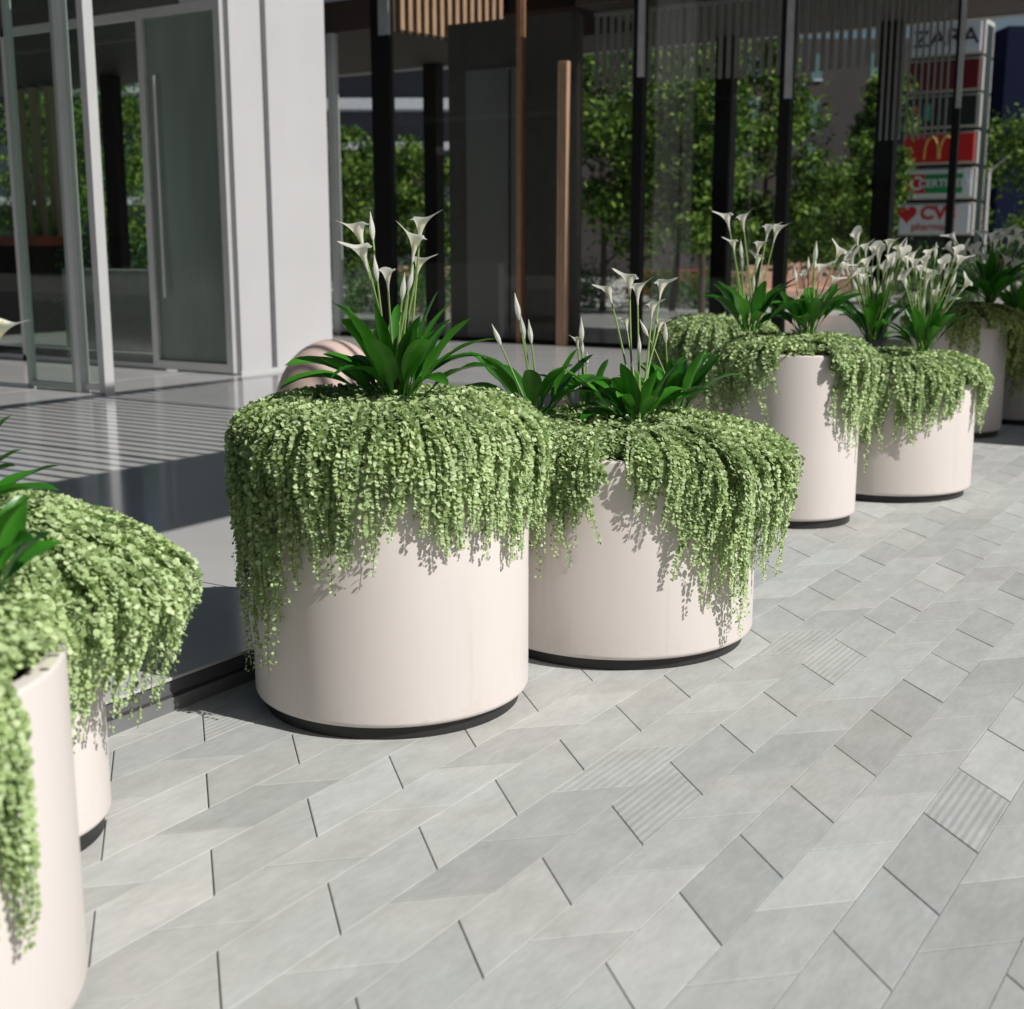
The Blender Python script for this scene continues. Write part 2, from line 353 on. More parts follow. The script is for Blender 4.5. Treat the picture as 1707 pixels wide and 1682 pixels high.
def trailing(label, x, y, R, h, table, seed, ropes=230, mound=.07, over=.07, leaf=.0088, step=.0070, mat=None, top=3000, overt=None, z0=0.0, group='trailing plants spilling over the planters', r_in=.35):
    """ropes of small round paired leaves running over the rim and hanging down. table: (phi deg, hanging length)"""
    rng = np.random.default_rng(seed); mat = mat or M_trail
    tx = np.array([p[0] for p in table], float); ty = np.array([p[1] for p in table], float)
    ot = overt or [(-180, over), (180, over)]
    ox = np.array([p[0] for p in ot], float); oy = np.array([p[1] for p in ot], float)
    c0 = camphi(x, y)
    LP = []; LN = []; LD = []; LS = []      # position, normal, direction, size
    stems = MB()
    nl = ropes
    for i in range(nl):
        th = rng.uniform(-math.pi, math.pi)
        th += .030 * math.sin(th * 31 + seed) + .020 * math.sin(th * 53 + 2 * seed)
        # positive phi = towards image right; world angle decreases to the right
        phi = math.degrees((th + math.pi) % (2 * math.pi) - math.pi)
        ang = c0 + th
        L = float(np.interp(phi, tx, ty)); o_ = float(np.interp(phi, ox, oy))
        wisp = rng.random() < .10
        L *= rng.uniform(1.08, 1.32) if wisp else rng.choice([rng.uniform(.3, .75), rng.uniform(.7, .98)], p=[.6, .4])
        if L < .035: 
            L = 0.0
        layer = rng.uniform(0, 1)
        oo = o_ * (.25 + .9 * layer) if L > 0 else -.02
        r0 = R * rng.uniform(r_in, .8)
        zt = z0 + h + mound * (.35 + .75 * layer)
        if L > 0:
            key = [(r0, zt - .01), (R * .66, zt + .012), (R * .93, zt - mound * .22), (R + oo * .45, zt - mound * .72), (R + oo * .92 + .004, zt - mound * 1.25 - .030),
                   (R + oo, z0 + h - .10 - .03 * layer), (R + oo * .8 + .006, z0 + h - L * .6 - .06), (R + oo * .62 + .008, z0 + h - L - .03)]
            if L < .14: key = key[:5] + [(R + oo * .9, z0 + h - L * .5), (R + oo * .85, z0 + h - L)]
        else:
            key = [(r0 * .8, zt - .03), (R * .62, zt - .01), (R * .93, z0 + h + .008 + .25 * mound * layer)]
        key = np.array(key); d = np.r_[0, np.cumsum(np.hypot(*np.diff(key, axis=0).T))]
        n = max(4, int(d[-1] / step)); s = np.linspace(0, d[-1], n)
        # smooth interpolation
        rr = np.interp(s, d, key[:, 0]); zz = np.interp(s, d, key[:, 1])
        ker = np.ones(7) / 7
        if n > 12:
            rp = np.convolve(np.pad(rr, 3, mode='edge'), ker, 'valid'); zp = np.convolve(np.pad(zz, 3, mode='edge'), ker, 'valid'); rr, zz = rp, zp
        hang = np.clip((z0 + h - zz) / .25, 0, 1.5)
        wav = rng.uniform(.004, .018); ph = rng.uniform(0, 6.3); drift = rng.normal(0, .035)
        aa = ang + (wav * np.sin(s * rng.uniform(8, 16) + ph) + drift * hang * .7 + rng.normal(0, .05) * s) / R
        rr = rr + .005 * np.sin(s * 21 + ph * 2)
        P = np.stack([x + rr * np.cos(aa), y + rr * np.sin(aa), zz], 1)
        T = np.gradient(P, axis=0); T /= np.linalg.norm(T, axis=1)[:, None] + 1e-9
        out = np.stack([np.cos(aa), np.sin(aa), np.zeros(n)], 1)
        side = np.stack([-np.sin(aa), np.cos(aa), np.zeros(n)], 1)
        nrm = np.cross(side, T); nrm *= np.sign((nrm * (out + np.array([0, 0, .6]))).sum(1))[:, None]
        for sg in (-1, 1):
            q = rng.normal(0, .55, n) + .35
            D = side * sg * np.cos(q)[:, None] + nrm * np.sin(q)[:, None] + T * rng.normal(.15, .25, n)[:, None]
            D /= np.linalg.norm(D, axis=1)[:, None]
            N = nrm * 1.0 + out * .25 + np.array([0, 0, .55]) + rng.normal(0, .38, (n, 3))
            N -= D * (N * D).sum(1)[:, None]; N /= np.linalg.norm(N, axis=1)[:, None]
            tip = np.clip((s / d[-1] - .72) / .28, 0, 1) if L > .1 else np.zeros(n)
            S = leaf * rng.uniform(.75, 1.2, n) * (1 - .5 * tip)
            keep = rng.random(n) > (.45 if wisp else .10) * np.clip(hang * 2, .2, 1)
            LP.append((P + D * .003)[keep]); LN.append(N[keep]); LD.append(D[keep]); LS.append(S[keep])
        if L > .1 and i % 2 == 0:
            idx = np.linspace(0, n - 1, max(4, n // 7)).astype(int)
            stems.tube([P[k] for k in idx], .0011, 3)
    # leaves covering the top of the mound
    m = top; a = rng.uniform(0, 2 * math.pi, m); r = R * np.sqrt(rng.uniform(.02, .98, m))
    prof = mound * (1.0 - .75 * (r / R) ** 4) + mound * .22 * np.sin(a * 5 + seed) * (r / R) + mound * .2 * np.sin(r * 23 + a * 3)
    P = np.stack([x + r * np.cos(a), y + r * np.sin(a), z0 + h + prof + rng.normal(0, .010, m)], 1)
    N = np.stack([.35 * np.cos(a) * r / R, .35 * np.sin(a) * r / R, np.ones(m)], 1) + rng.normal(0, .35, (m, 3)); N /= np.linalg.norm(N, axis=1)[:, None]
    D = rng.normal(0, 1, (m, 3)); D -= N * (D * N).sum(1)[:, None]; D /= np.linalg.norm(D, axis=1)[:, None]
    LP.append(P); LN.append(N); LD.append(D); LS.append(leaf * rng.uniform(.8, 1.25, m))
    P = np.concatenate(LP); N = np.concatenate(LN); D = np.concatenate(LD); S = np.concatenate(LS)[:, None]
    W = np.cross(N, D); n = len(P); up = N
    # round cupped leaf: six rim points, two quads folded on the midrib
    V = np.stack([P, P + (D * .55 + W * .92 + up * .22) * S, P + (D * 1.5 + W * .75 + up * .2) * S, P + D * 2.0 * S + up * .05 * S,
                  P + (D * 1.5 - W * .75 + up * .2) * S, P + (D * .55 - W * .92 + up * .22) * S], 1).reshape(-1, 3)
    bse = (np.arange(n) * 6)[:, None]
    F = np.concatenate([bse + np.array([0, 3, 2, 1]), bse + np.array([0, 5, 4, 3])], 0)
    t = thing('trailing_plant', label, 'plant', (x, y, z0 + h), group)
    npmesh('foliage', V, F, mat, t)
    stems.build('vines', M_vine, t)
    return t

# ---------------------------------------------------------------- calla lilies
def blade(mb, base, az, L, wd, e0, droop, rng, petiole=.28, fold=.35):
    n = 14; p = Vector(base); ds = L / n; pts = []; e = e0
    sideW = rng.uniform(-.5, .5)
    tw = rng.uniform(-.5, .5)
    for i in range(n + 1):
        t = i / n
        e = e0 - droop * t ** 1.5
        d = Vector((math.cos(az) * math.cos(e), math.sin(az) * math.cos(e), math.sin(e)))
        pts.append((p.copy(), d.copy())); p = p + d * ds
        az += sideW * ds * 1.5
    b = len(mb.v)
    for i, (q, d) in enumerate(pts):
        t = i / n
        if t < petiole: w = .0045 + .002 * t
        else:
            u = (t - petiole) / (1 - petiole); w = .006 + wd * (math.sin(math.pi * min(1, u ** .72)) ** .85 if u < 1 else 0)
            if u > .995: w = .0008
        s = d.cross(Vector((0, 0, 1))); s = s.normalized() if s.length > 1e-4 else Vector((1, 0, 0))
        nn = s.cross(d).normalized()
        s = (s * math.cos(tw * t) + nn * math.sin(tw * t)).normalized(); nn = s.cross(d).normalized()
        rip = .10 * math.sin(t * 17 + az * 5)
        for k in (-1, -.5, 0, .5, 1):
            mb.v.append(tuple(q + s * (w * k) + nn * (w * (fold * abs(k) ** 1.4 + rip * (k if abs(k) == 1 else 0)))))
    for i in range(n):
        for k in range(4):
            mb.f.append((b + i*5 + k, b + i*5 + k + 1, b + (i+1)*5 + k + 1, b + (i+1)*5 + k)); mb.mi.append(0)

def spathe(mb, base, axis, L, rr, tipaz, tipl):
    axis = Vector(axis).normalized(); a = axis.orthogonal().normalized()
    # orient a towards the tip azimuth
    tv = Vector((math.cos(tipaz), math.sin(tipaz), 0)); tv = (tv - axis * tv.dot(axis)).normalized(); a = tv; c = axis.cross(a)
    n = 20; m = 9; b = len(mb.v)
    for i in range(m + 1):
        t = i / m
        for k in range(n):
            w = 2 * math.pi * k / n - math.pi
            front = math.exp(-(w / .62) ** 2)
            rad = .0035 + rr * (t ** 2.0) * (1 + tipl * front * t ** 3)
            flare = 1.0 - .20 * t ** 4 * (1 - front) + .10 * front * t ** 3
            rim = -.10 * L * t ** 6 * (1 if abs(w) > 2.2 else 0)
            p = Vector(base) + axis * (L * t * flare + rim) + a * (rad * math.cos(w)) + c * (rad * .92 * math.sin(w))
            mb.v.append(tuple(p))
    for i in range(m):
        for k in range(n):
            l = (k + 1) % n; mb.f.append((b+i*n+k, b+i*n+l, b+(i+1)*n+l, b+(i+1)*n+k)); mb.mi.append(0)

def calla(label, x, y, z, nleaf, flowers, seed, L=.36, spread=.07, wd=.030, lean=None, group='calla lilies growing in the planters'):
    """flowers: list of (world position Vector, kind 'open'|'bud', size, tip azimuth)"""
    rng = random.Random(seed)
    t = thing('calla_lily', label, 'plant', (x, y, z), group)
    mb = MB()
    for i in range(nleaf):
        az = 2 * math.pi * (i + rng.uniform(-.35, .35)) / nleaf * 2.0
        tier = i / nleaf
        e0 = R_(rng.uniform(34, 60) + 30 * tier); dr = R_(rng.uniform(25, 100) * (1.1 - .6 * tier))
        r = rng.uniform(.2, 1) * spread
        blade(mb, (x + r * math.cos(az), y + r * math.sin(az), z - .02), az + rng.uniform(-.3, .3), L * rng.uniform(.75, 1.12), wd * rng.uniform(.8, 1.25), e0, dr, rng)
    o = mb.build('leaves', M_calla, t)
    o.data.polygons.foreach_set('use_smooth', [True] * len(o.data.polygons))
    for (p, kind, sz, taz) in flowers:
        r = rng.uniform(.1, .55) * spread; a = rng.uniform(0, 6.3)
        b0 = Vector((x + r * math.cos(a), y + r * math.sin(a), z - .02)); p = Vector(p)
        mid = b0.lerp(p, .5) + Vector((rng.uniform(-.012, .012), rng.uniform(-.012, .012), .02))
        pts = [b0.lerp(mid, q).lerp(mid.lerp(p, q), q) for q in [k / 8 for k in range(9)]]
        ax = (pts[-1] - pts[-2]).normalized()
        mb = MB()
        if kind == 'open':
            spathe(mb, p - ax * .01, ax, .108 * sz, .033 * sz, taz, 1.05)
            f = mb.build('flower', M_petal, t); f.data.polygons.foreach_set('use_smooth', [True] * len(f.data.polygons))
            sp = MB(); sp.tube([p + ax * .02 * sz, p + ax * .05 * sz, p + ax * .075 * sz], [.0045, .005, .003], 6); sp.build('spadix', M_spadix, f, True)
        else:
            n = 7; prof = [.0035, .0075, .0105, .0105, .0085, .0055, .0028, .0008]
            mb.tube([p + ax * (.10 * sz * k / n) for k in range(n + 1)], [q * sz for q in prof], 8)
            f = mb.build('flower_bud', M_petal, t, True)
        st = MB(); st.tube(pts, [.0052 - .0018 * k / 8 for k in range(9)], 6); st.build('stem', M_stalk, f, True)
    return t

def fl(px, py, d, kind='open', sz=1.0, tip='r'):
    az = {'r': math.atan2(RGT.y, RGT.x), 'l': math.atan2(-RGT.y, -RGT.x), 'f': math.atan2(-FWD.y, -FWD.x), 'b': math.atan2(FWD.y, FWD.x)}[tip]
    return (at_d(px, py, d), kind, sz, az)

def swap(p): return p
# planter positions (world X, world Y, radius, height)
P1 = (3.588, 2.799, .492, 1.00); P2 = (4.724, 2.487, .568, .82); P3 = (7.389, 2.717, .374, 1.00)
P4 = (8.627, 2.523, .548, .82); P5 = (11.641, 2.833, .40, 1.02); P6 = (12.95, 2.55, .55, .82)
P7 = (2.074, 3.005, .30, .80)
# nearest planter at the left edge
P8 = (1.31, 2.50, .50, .785)
planter('tall pinkish white drum planter nearest the middle, half in front of a low one', *P1)
planter('low wide pinkish white drum planter right of the frontmost full one', *P2)
planter('slim tall pinkish white planter in the middle distance, bare rim showing', *P3)
planter('low wide pinkish white planter in the middle distance beside the slim tall one', *P4)
planter('tall pinkish white planter far back at right, half in shadow', *P5)
planter('shaded low planter farthest back, cut by the right edge', *P6)
planter('small planter at left, under a big green mound, behind the cropped one', *P7)
planter('cropped pinkish white planter at the lower left corner of the view', *P8)

trailing('thick light green trailing plant covering the top half of the tall front planter', *P1,
    [(-180,.3),(-120,.35),(-95,.42),(-75,.52),(-62,.68),(-52,.66),(-44,.44),(-30,.42),(-15,.42),(-4,.31),(8,.29),(20,.37),(30,.27),(42,.42),(54,.42),(66,.30),(80,.32),(110,.35),(180,.3)],
    11, ropes=600, mound=.075, over=.058, top=6500)
trailing('light green trailing plant on the low front planter, gap at its rim, longest at right', *P2,
    [(-180,.3),(-90,.50),(-60,.40),(-42,.42),(-28,.36),(-14,.24),(-5,.0),(4,.0),(9,.14),(18,.18),(26,.38),(36,.50),(48,.54),(60,.56),(72,.48),(85,.36),(100,.40),(180,.3)],
    23, ropes=600, mound=.075, over=.075, top=6500, overt=[(-180,.08),(0,.03),(20,.06),(45,.12),(80,.15),(110,.16),(180,.08)])
trailing('light green trailing plant on the slim tall planter, parted at the front rim', *P3,
    [(-180,.3),(-90,.42),(-60,.46),(-40,.36),(-26,.30),(-18,.12),(-13,.0),(27,.0),(32,.2),(38,.48),(50,.50),(70,.46),(110,.4),(180,.3)],
    31, ropes=260, mound=.07, over=.06, top=2200, leaf=.0108, step=.0095, overt=[(-180,.08),(-60,.14),(-20,.05),(40,.06),(90,.08),(180,.08)])
trailing('light green trailing plant on the low planter in the middle distance', *P4,
    [(-180,.3),(-90,.5),(-55,.60),(-30,.60),(-15,.52),(5,.44),(22,.34),(38,.30),(50,.22),(56,.04),(66,.04),(76,.30),(100,.3),(180,.3)],
    37, ropes=420, mound=.075, over=.07, top=3600, leaf=.0112, step=.0098)
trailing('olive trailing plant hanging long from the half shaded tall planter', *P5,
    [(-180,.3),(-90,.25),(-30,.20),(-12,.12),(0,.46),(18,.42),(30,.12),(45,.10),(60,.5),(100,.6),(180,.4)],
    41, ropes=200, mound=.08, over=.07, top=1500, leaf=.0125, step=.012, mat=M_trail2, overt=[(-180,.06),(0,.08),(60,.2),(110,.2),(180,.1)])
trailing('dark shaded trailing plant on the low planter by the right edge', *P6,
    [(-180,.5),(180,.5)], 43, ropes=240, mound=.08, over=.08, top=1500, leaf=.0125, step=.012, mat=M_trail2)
trailing('big rounded green mound of trailing plant on the small left planter', *P7,
    [(-180,.3),(-90,.4),(-30,.35),(0,.38),(25,.40),(50,.36),(75,.36),(95,.34),(130,.35),(180,.3)],
    53, ropes=500, mound=.11, over=.24, top=4500, leaf=.0088, r_in=.1)
trailing('trailing plant fraying over the rim of the cropped corner planter', *P8,
    [(-180,.3),(-90,.3),(20,.5),(33,.56),(40,.46),(44,.06),(46,.0),(125,.0),(150,.2),(180,.3)],
    59, ropes=460, mound=.10, over=.05, top=8000, leaf=.0088)
# planter hidden behind, its foliage fills the gap between the low front and the slim tall one
P9 = (8.80, 3.85, .36, .88)
planter('mostly hidden planter on the raised floor left of the slim tall one', *P9, z0=FZ)
trailing('trailing plant mound behind and left of the slim tall planter', *P9,
    [(-180,.4),(-90,.5),(0,.6),(90,.5),(180,.4)], 61, ropes=300, mound=.08, over=.10, top=2200, leaf=.0105, step=.0095, z0=FZ)

# calla plants ------------------------------------------------------------
d1 = 4.56
c = at_d(662, 668, d1)
calla('calla lily with the tallest white blooms, on the tall front planter', c.x, c.y, c.z, 34, [
    fl(606,415,d1+.03,'open',1.15,'l'), fl(688,432,d1,'open',1.1,'l'), fl(699,402,d1+.02,'open',1.05,'r'),
    fl(612,448,d1-.04,'open',1.05,'l'), fl(647,480,d1-.05,'open',.85,'f'), fl(694,460,d1+.05,'open',.85,'r'),
    fl(670,500,d1-.02,'bud',.95,'r'), fl(681,484,d1,'bud',.9,'r'), fl(622,400,d1+.08,'bud',1.0,'r'), fl(629,468,d1,'bud',.9,'r')], 3, L=.40, wd=.029)
d2 = 5.45
c = at_d(893, 690, d2)
calla('calla lily with three closed buds between the two front planters', c.x, c.y, c.z, 15, [
    fl(835,575,d2,'bud',.95,'r'), fl(866,534,d2,'bud',1.15,'r'), fl(874,565,d2,'bud',1.1,'r'), fl(886,572,d2,'bud',1.0,'r')], 8, L=.36, wd=.029)
c = at_d(975, 680, d2 + .28)
calla('small calla lily at the back of the low front planter', c.x, c.y, c.z, 9, [
    fl(970,570,d2+.3,'bud',1.1,'r'), fl(963,578,d2+.3,'open',.6,'l'), fl(971,592,d2+.3,'bud',.9,'r'), fl(978,612,d2+.3,'bud',.7,'r')], 9, L=.28, wd=.030)
c = at_d(1062, 705, d2 - .12)
calla('calla lily with open white blooms in front on the low front planter', c.x, c.y, c.z, 20, [
    fl(1019,503,d2,'open',.85,'l'), fl(1050,492,d2,'open',1.05,'l'), fl(1063,505,d2-.05,'open',1.0,'r'), fl(1086,527,d2,'open',.75,'r'),
    fl(1100,495,d2+.05,'open',.9,'r'), fl(1045,548,d2,'open',.6,'l'), fl(1066,590,d2-.1,'bud',.8,'r'), fl(1098,550,d2,'open',.6,'r')], 21, L=.33, wd=.029)
c = at_d(1125, 680, d2 + .2)
calla('dark leaved calla lily at the right back of the low front planter', c.x, c.y, c.z, 15, [
    fl(1110,572,d2+.2,'bud',1.0,'r'), fl(1080,560,d2+.2,'bud',.8,'r')], 22, L=.30, wd=.028)
d3 = 7.75
def many(px0, px1, py0, py1, n, d, seed, kinds=.7, sz=(.8, 1.1)):
    r = random.Random(seed); out = []
    for i in range(n):
        out.append(fl(px0 + (px1 - px0) * (i + r.random()) / n, r.uniform(py0, py1), d + r.uniform(-.15, .15), 'open' if r.random() < kinds else 'bud', r.uniform(*sz), r.choice('lrrf')))
    return out
c = at_d(1250, 545, d3 - .05)
calla('calla lily with tall blooms against the glass, on the slim tall planter', c.x, c.y, c.z, 20, [
    fl(1216,382,d3,'open',1.15,'l'), fl(1240,384,d3,'open',1.15,'r'), fl(1277,400,d3,'open',1.1,'r'), fl(1290,402,d3,'open',1.2,'r'), fl(1224,420,d3,'open',.9,'l'),
    fl(1262,425,d3,'open',1.0,'r'), fl(1262,445,d3+.05,'open',.9,'l'), fl(1236,430,d3,'bud',1.1,'r'), fl(1238,450,d3,'bud',1.1,'r'), fl(1266,470,d3,'bud',1.0,'r'), fl(1256,480,d3,'bud',.8,'r')], 31, L=.36, wd=.032)
c = at_d(1345, 550, d3 + .05)
calla('broad leaved calla lily with slim white buds behind the bare rim', c.x, c.y, c.z, 22,
    many(1320,1420,440,480,9,d3+.1,5,.2) + [fl(1392,437,d3,'open',1.1,'l'), fl(1358,438,d3,'bud',1.3,'r')], 33, L=.34, wd=.036)
d4 = 8.55
c = at_d(1455, 560, d4 + .1)
calla('calla lily crowded with blooms at the left of the middle distance low planter', c.x, c.y, c.z, 20,
    many(1405,1505,410,475,20,d4+.1,6,.85,(.9,1.25)) + many(1425,1500,465,505,8,d4,16,.4), 35, L=.36, wd=.026)
c = at_d(1540, 580, d4)
calla('calla lily crowded with blooms at the right of the middle distance low planter', c.x, c.y, c.z, 20,
    many(1500,1605,420,485,17,d4,7,.9,(.9,1.25)) + many(1500,1590,475,520,9,d4,17,.5), 36, L=.34, wd=.026)
d5 = 11.3
c = at_d(1650, 500, d5)
calla('calla lily with dark shaded leaves on the half shaded tall planter', c.x, c.y, c.z, 24,
    many(1580,1707,395,455,20,d5,8,.9,(1.2,1.6)), 37, L=.48, wd=.04)
c = at_d(1700, 540, 12.0)
calla('calla lily at the right edge on the shaded low planter', c.x, c.y, c.z + .05, 18, many(1680,1750,430,480,4,12.2,9,.8,(1.2,1.5)), 38, L=.45, wd=.04)
c = at_d(-125, 905, 3.3)
calla('calla lily just entering at the left edge with one white bloom', c.x, c.y, c.z, 18,
    [fl(-10,580,3.3,'open',.95,'r'), fl(-90,560,3.3,'open',1.0,'l')], 41, L=.40, wd=.036)
c = at_d(-40, 985, 2.6)
calla('calla lily leaves at the left edge above the cropped corner planter', c.x, c.y, c.z, 12, [], 45, L=.24, wd=.035)

# planters inside the view that carry extra mid plants done; dome pouf on the raised floor
def dome(px, py, r, hh):
    c = on_z(px, py, FZ); b = MB(); prof = []
    for k in range(0, 15):
        a = k / 14 * math.pi / 2; prof.append((max(.0005, r * math.cos(a)), FZ + .03 + (hh - .03) * math.sin(a) ** .92))
    prof = [(r * .93, FZ + .0008), (r * .985, FZ + .012)] + prof
    b.lathe(prof, c.x, c.y, 64, cap1=True); o = b.build('dome_seat', M_dome, None, True, loc=(c.x, c.y, FZ))
    setp(o, 'smooth pinkish brown dome on the pale floor behind the tall front planter', 'seat')
dome(556, 702, .50, .70)

# ---------------------------------------------------------------- slatted pergola overhead (casts the striped shade)
CZ = 4.4; TE = math.tan(R_(42)); SH = (CZ - FZ) / TE
t = thing('pergola', 'slatted metal pergola standing over the raised floor, out of view overhead', 'pergola', (0, 0, 0))
b = MB(); b.box(-2, 12.0, 5.14 - SH, 6.75 - SH, CZ, CZ + .12); b.build('roof_panel', M_canopy, t)
b = MB(); b.box(-2, 12.0, 10.40 - SH, 10.54 - SH, CZ, CZ + .12)
for u in (1.59, 4.02, 6.45, 8.88, 11.31): b.box(u - .035, u + .035, 6.75 - SH, 10.40 - SH, CZ - .02, CZ + .10)
b.build('beam', M_canopy, t)
b = MB(); u = -1.9
while u < 12:
    b.box(u, u + .052, 6.75 - SH, 10.40 - SH, CZ + .02, CZ + .05); u += .170
b.build('slats', M_canopy, t)
for (u, v) in ((-1.5, 5.14 - SH + .1), (-1.5, 5.9), (11.9, 5.14 - SH + .1)):
    b = MB(); b.box(u - .06, u + .06, v - .06, v + .06, 0, CZ - .02); b.build('post', M_canopy, t)

# ---------------------------------------------------------------- building
X2 = 17.3     # main glass front
# white pier
b = MB(); b.box(11.16, 12.79, 10.85, 11.6, FZ, 7.0)
pier = b.build('white_wall', M_white, None, loc=(11.16, 10.85, FZ)); setp(pier, 'plain white wall panel between the glass door and the main glass front', 'wall')
b = MB(); b.box(12.79, 12.796, 10.852, 11.598, FZ + .06, 6.98); b.build('added_dark_end', M_chard, pier)  # dark sheet added to dim the wall's reflection in the glass
b = MB(); b.box(11.67, 11.745, 10.835, 10.851, FZ, 6.99); g_ = b.build('joint', simple('panel_joint', (.10, .10, .105), .5), pier)
b = MB(); b.box(11.13, 12.8, 10.83, 10.86, FZ + .001, FZ + .05); b.build('base_trim', M_alu, pier)

def framed(t, x, y0, y1, z0, z1, st, dep, mat, gmat, names=('frame', 'pane')):
    b = MB(); b.box(x - dep, x + dep, y0, y0 + st, z0, z1); b.box(x - dep, x + dep, y1 - st, y1, z0, z1)
    b.box(x - dep * .96, x + dep * .96, y0 + st, y1 - st, z0, z0 + st); b.box(x - dep * .96, x + dep * .96, y0 + st, y1 - st, z1 - st, z1)
    fr = b.build(names[0], mat, t)
    b = MB(); b.box(x - .006, x + .006, y0 + st - .004, y1 - st + .004, z0 + st - .004, z1 - st + .004); b.build(names[1], gmat, t)
    return fr
t = thing('glass_door', 'tall glass door in a pale metal frame beside the white wall', 'door', (11.15, 10.9, FZ))
framed(t, 11.15, 10.93, 12.27, FZ + .02, 4.30, .10, .05, M_alu, M_reflpane)
b = MB(); b.box(11.07, 11.095, 11.98, 12.005, 1.0, 3.55); b.tube([(11.095, 11.99, 1.1), (11.11, 11.99, 1.1)], .01); b.build('pull_handle', M_alu, t)
t = thing('glass_screen', 'clear glass screen running left from the tall glass door', 'window', (11.15, 12.3, FZ))
b = MB()
for v in (14.7, 17.2): b.box(11.12, 11.18, v, v + .07, FZ, 4.30)
b.box(11.12, 11.18, 12.28, 20, FZ + .001, FZ + .07); b.box(11.12, 11.18, 12.28, 20, 4.20, 4.30)
b.build('frame', M_alu, t)
b = MB()
for v0, v1 in ((12.28, 14.7), (14.77, 17.2), (17.27, 20)): b.box(11.146, 11.154, v0, v1, FZ + .07, 4.2)
b.build('panes', M_glassd, t)
# open swing leaves on the line X=8.96
t = thing('open_glass_leaf', 'narrow glass leaf with greenish edge standing left of the pale post', 'door', (8.96, 11.0, FZ))
framed(t, 8.96, 11.02, 11.80, FZ + .02, 4.6, .06, .035, M_alug, M_glassd)
t = thing('glass_side_leaf', 'narrow glass leaf between the two pale posts', 'door', (8.96, 10.55, FZ))
b = MB(); b.box(8.90, 9.02, 10.93, 11.005, FZ + .001, 4.62); b.build('post', M_alu, t)
b = MB(); b.box(8.90, 9.02, 10.56, 10.65, FZ + .001, 4.62); b.build('post', M_alu, t)
b = MB(); b.box(8.94, 8.98, 10.65, 10.93, FZ + .03, FZ + .09); b.build('rail', M_alu, t)
b = MB(); b.box(8.94, 8.98, 10.65, 10.93, 4.5, 4.58); b.build('rail', M_alu, t)
b = MB(); b.box(8.955, 8.965, 10.652, 10.928, FZ + .09, 4.5); b.build('pane', M_glassd, t)
b = MB(); b.box(8.9, 9.02, 11.8, 20, FZ + .0005, FZ + .03); b.box(8.90, 9.02, 11.83, 20, 4.45, 4.6)
o = b.build('door_track', M_alu, None); setp(o, 'thin metal threshold line on the floor left of the glass leaf', 'threshold')

# roofs
b = MB(); b.box(9.3, 12.8, 11.61, 34, 4.42, 4.9); b.box(12.801, 16.6, 14.4, 34, 4.42, 4.9)
o = b.build('lobby_ceiling', M_chard); setp(o, 'dark ceiling of the glass lobby at upper left', 'ceiling')
t = thing('building_roof', 'deep dark brown roof over the main glass front', 'roof', (16, 0, 5))
b = MB(); b.box(17.24, 21.3, 0, 9.9, 5.02, 5.5); b.box(11.28, 17.24, -12, -1.42, 5.02, 5.5); b.box(17.24, 21.3, -12, 0, 5.02, 5.5); b.box(17.24, 21.3, 13.4, 18, 5.02, 5.5); b.box(19.7, 21.3, 9.9, 12.7, 5.02, 5.5); b.build('slab', M_soffit, t)  # right wing is unseen, its edge set to shade the far planters
b = MB(); b.box(21.3, 21.55, -12, 18, 5.0, 5.55); b.build('fascia', M_fascia, t)
for (u, v) in ((11.6, -11.5), (21, -11.5), (11.6, -6.0)):
    b = MB(); b.box(u - .15, u + .15, v - .15, v + .15, 0, 5.02); b.build('column', M_black, t)

# main glass front
t = thing('glass_facade', 'long dark framed glass front reflecting daylight, behind the planters', 'glass wall', (X2, 8, FZ))
def mull(v0, v1, z0=FZ, z1=5.02, mat=M_black, light_z=None, dx=.07):
    b = MB(); b.box(X2 - dx, X2 + dx, v0, v1, z0, z1); m_ = b.build('mullion', mat, t)
    if light_z:
        b = MB(); b.box(X2 - dx - .006, X2 - dx + .05, v0 - .004, v0 + (v1 - v0) * .55, light_z, z1 - .002); b.build('painted_light_strip', M_litstrip, m_)  # bright light on the mullion top, painted as a grey strip
mull(13.30, 13.66, z1=7.4, light_z=4.9); mull(10.82, 10.90, z1=7.4, mat=M_copper); mull(8.78, 8.94, light_z=3.96); mull(6.58, 6.74, light_z=3.54); mull(4.37, 4.46, light_z=3.3, dx=.04)
mull(14.46, 14.58, mat=M_alu)
b = MB(); b.box(X2 - .03, X2 + .03, 4.56, 17.5, FZ + .0007, FZ + .06); b.build('sill', M_black, t)
for v0, v1 in ((4.46, 6.58), (6.74, 8.78), (8.94, 10.82), (10.90, 13.30), (13.66, 14.46), (14.58, 17.5)):
    b = MB(); b.box(X2 - .006, X2 + .006, v0, v1, FZ + .06, 5.02 if v1 < 10 or v0 > 13.4 else 7.4); b.build('pane', M_glass, t)
# rear frame posts of the pavilion
for k, v in enumerate((6.30, 9.05, 15.1)):
    b = MB(); b.box(21.0, 21.25, v, v + .30, FZ, 5.02); o = b.build('interior_column', M_chard, None, loc=(21, v, FZ))
    setp(o, ['dark column inside the glass, left of the sign tower', 'dark column inside the glass among the tree leaves', 'dark column inside the glass beside the white wall'][k], 'column', 'dark columns inside the building')
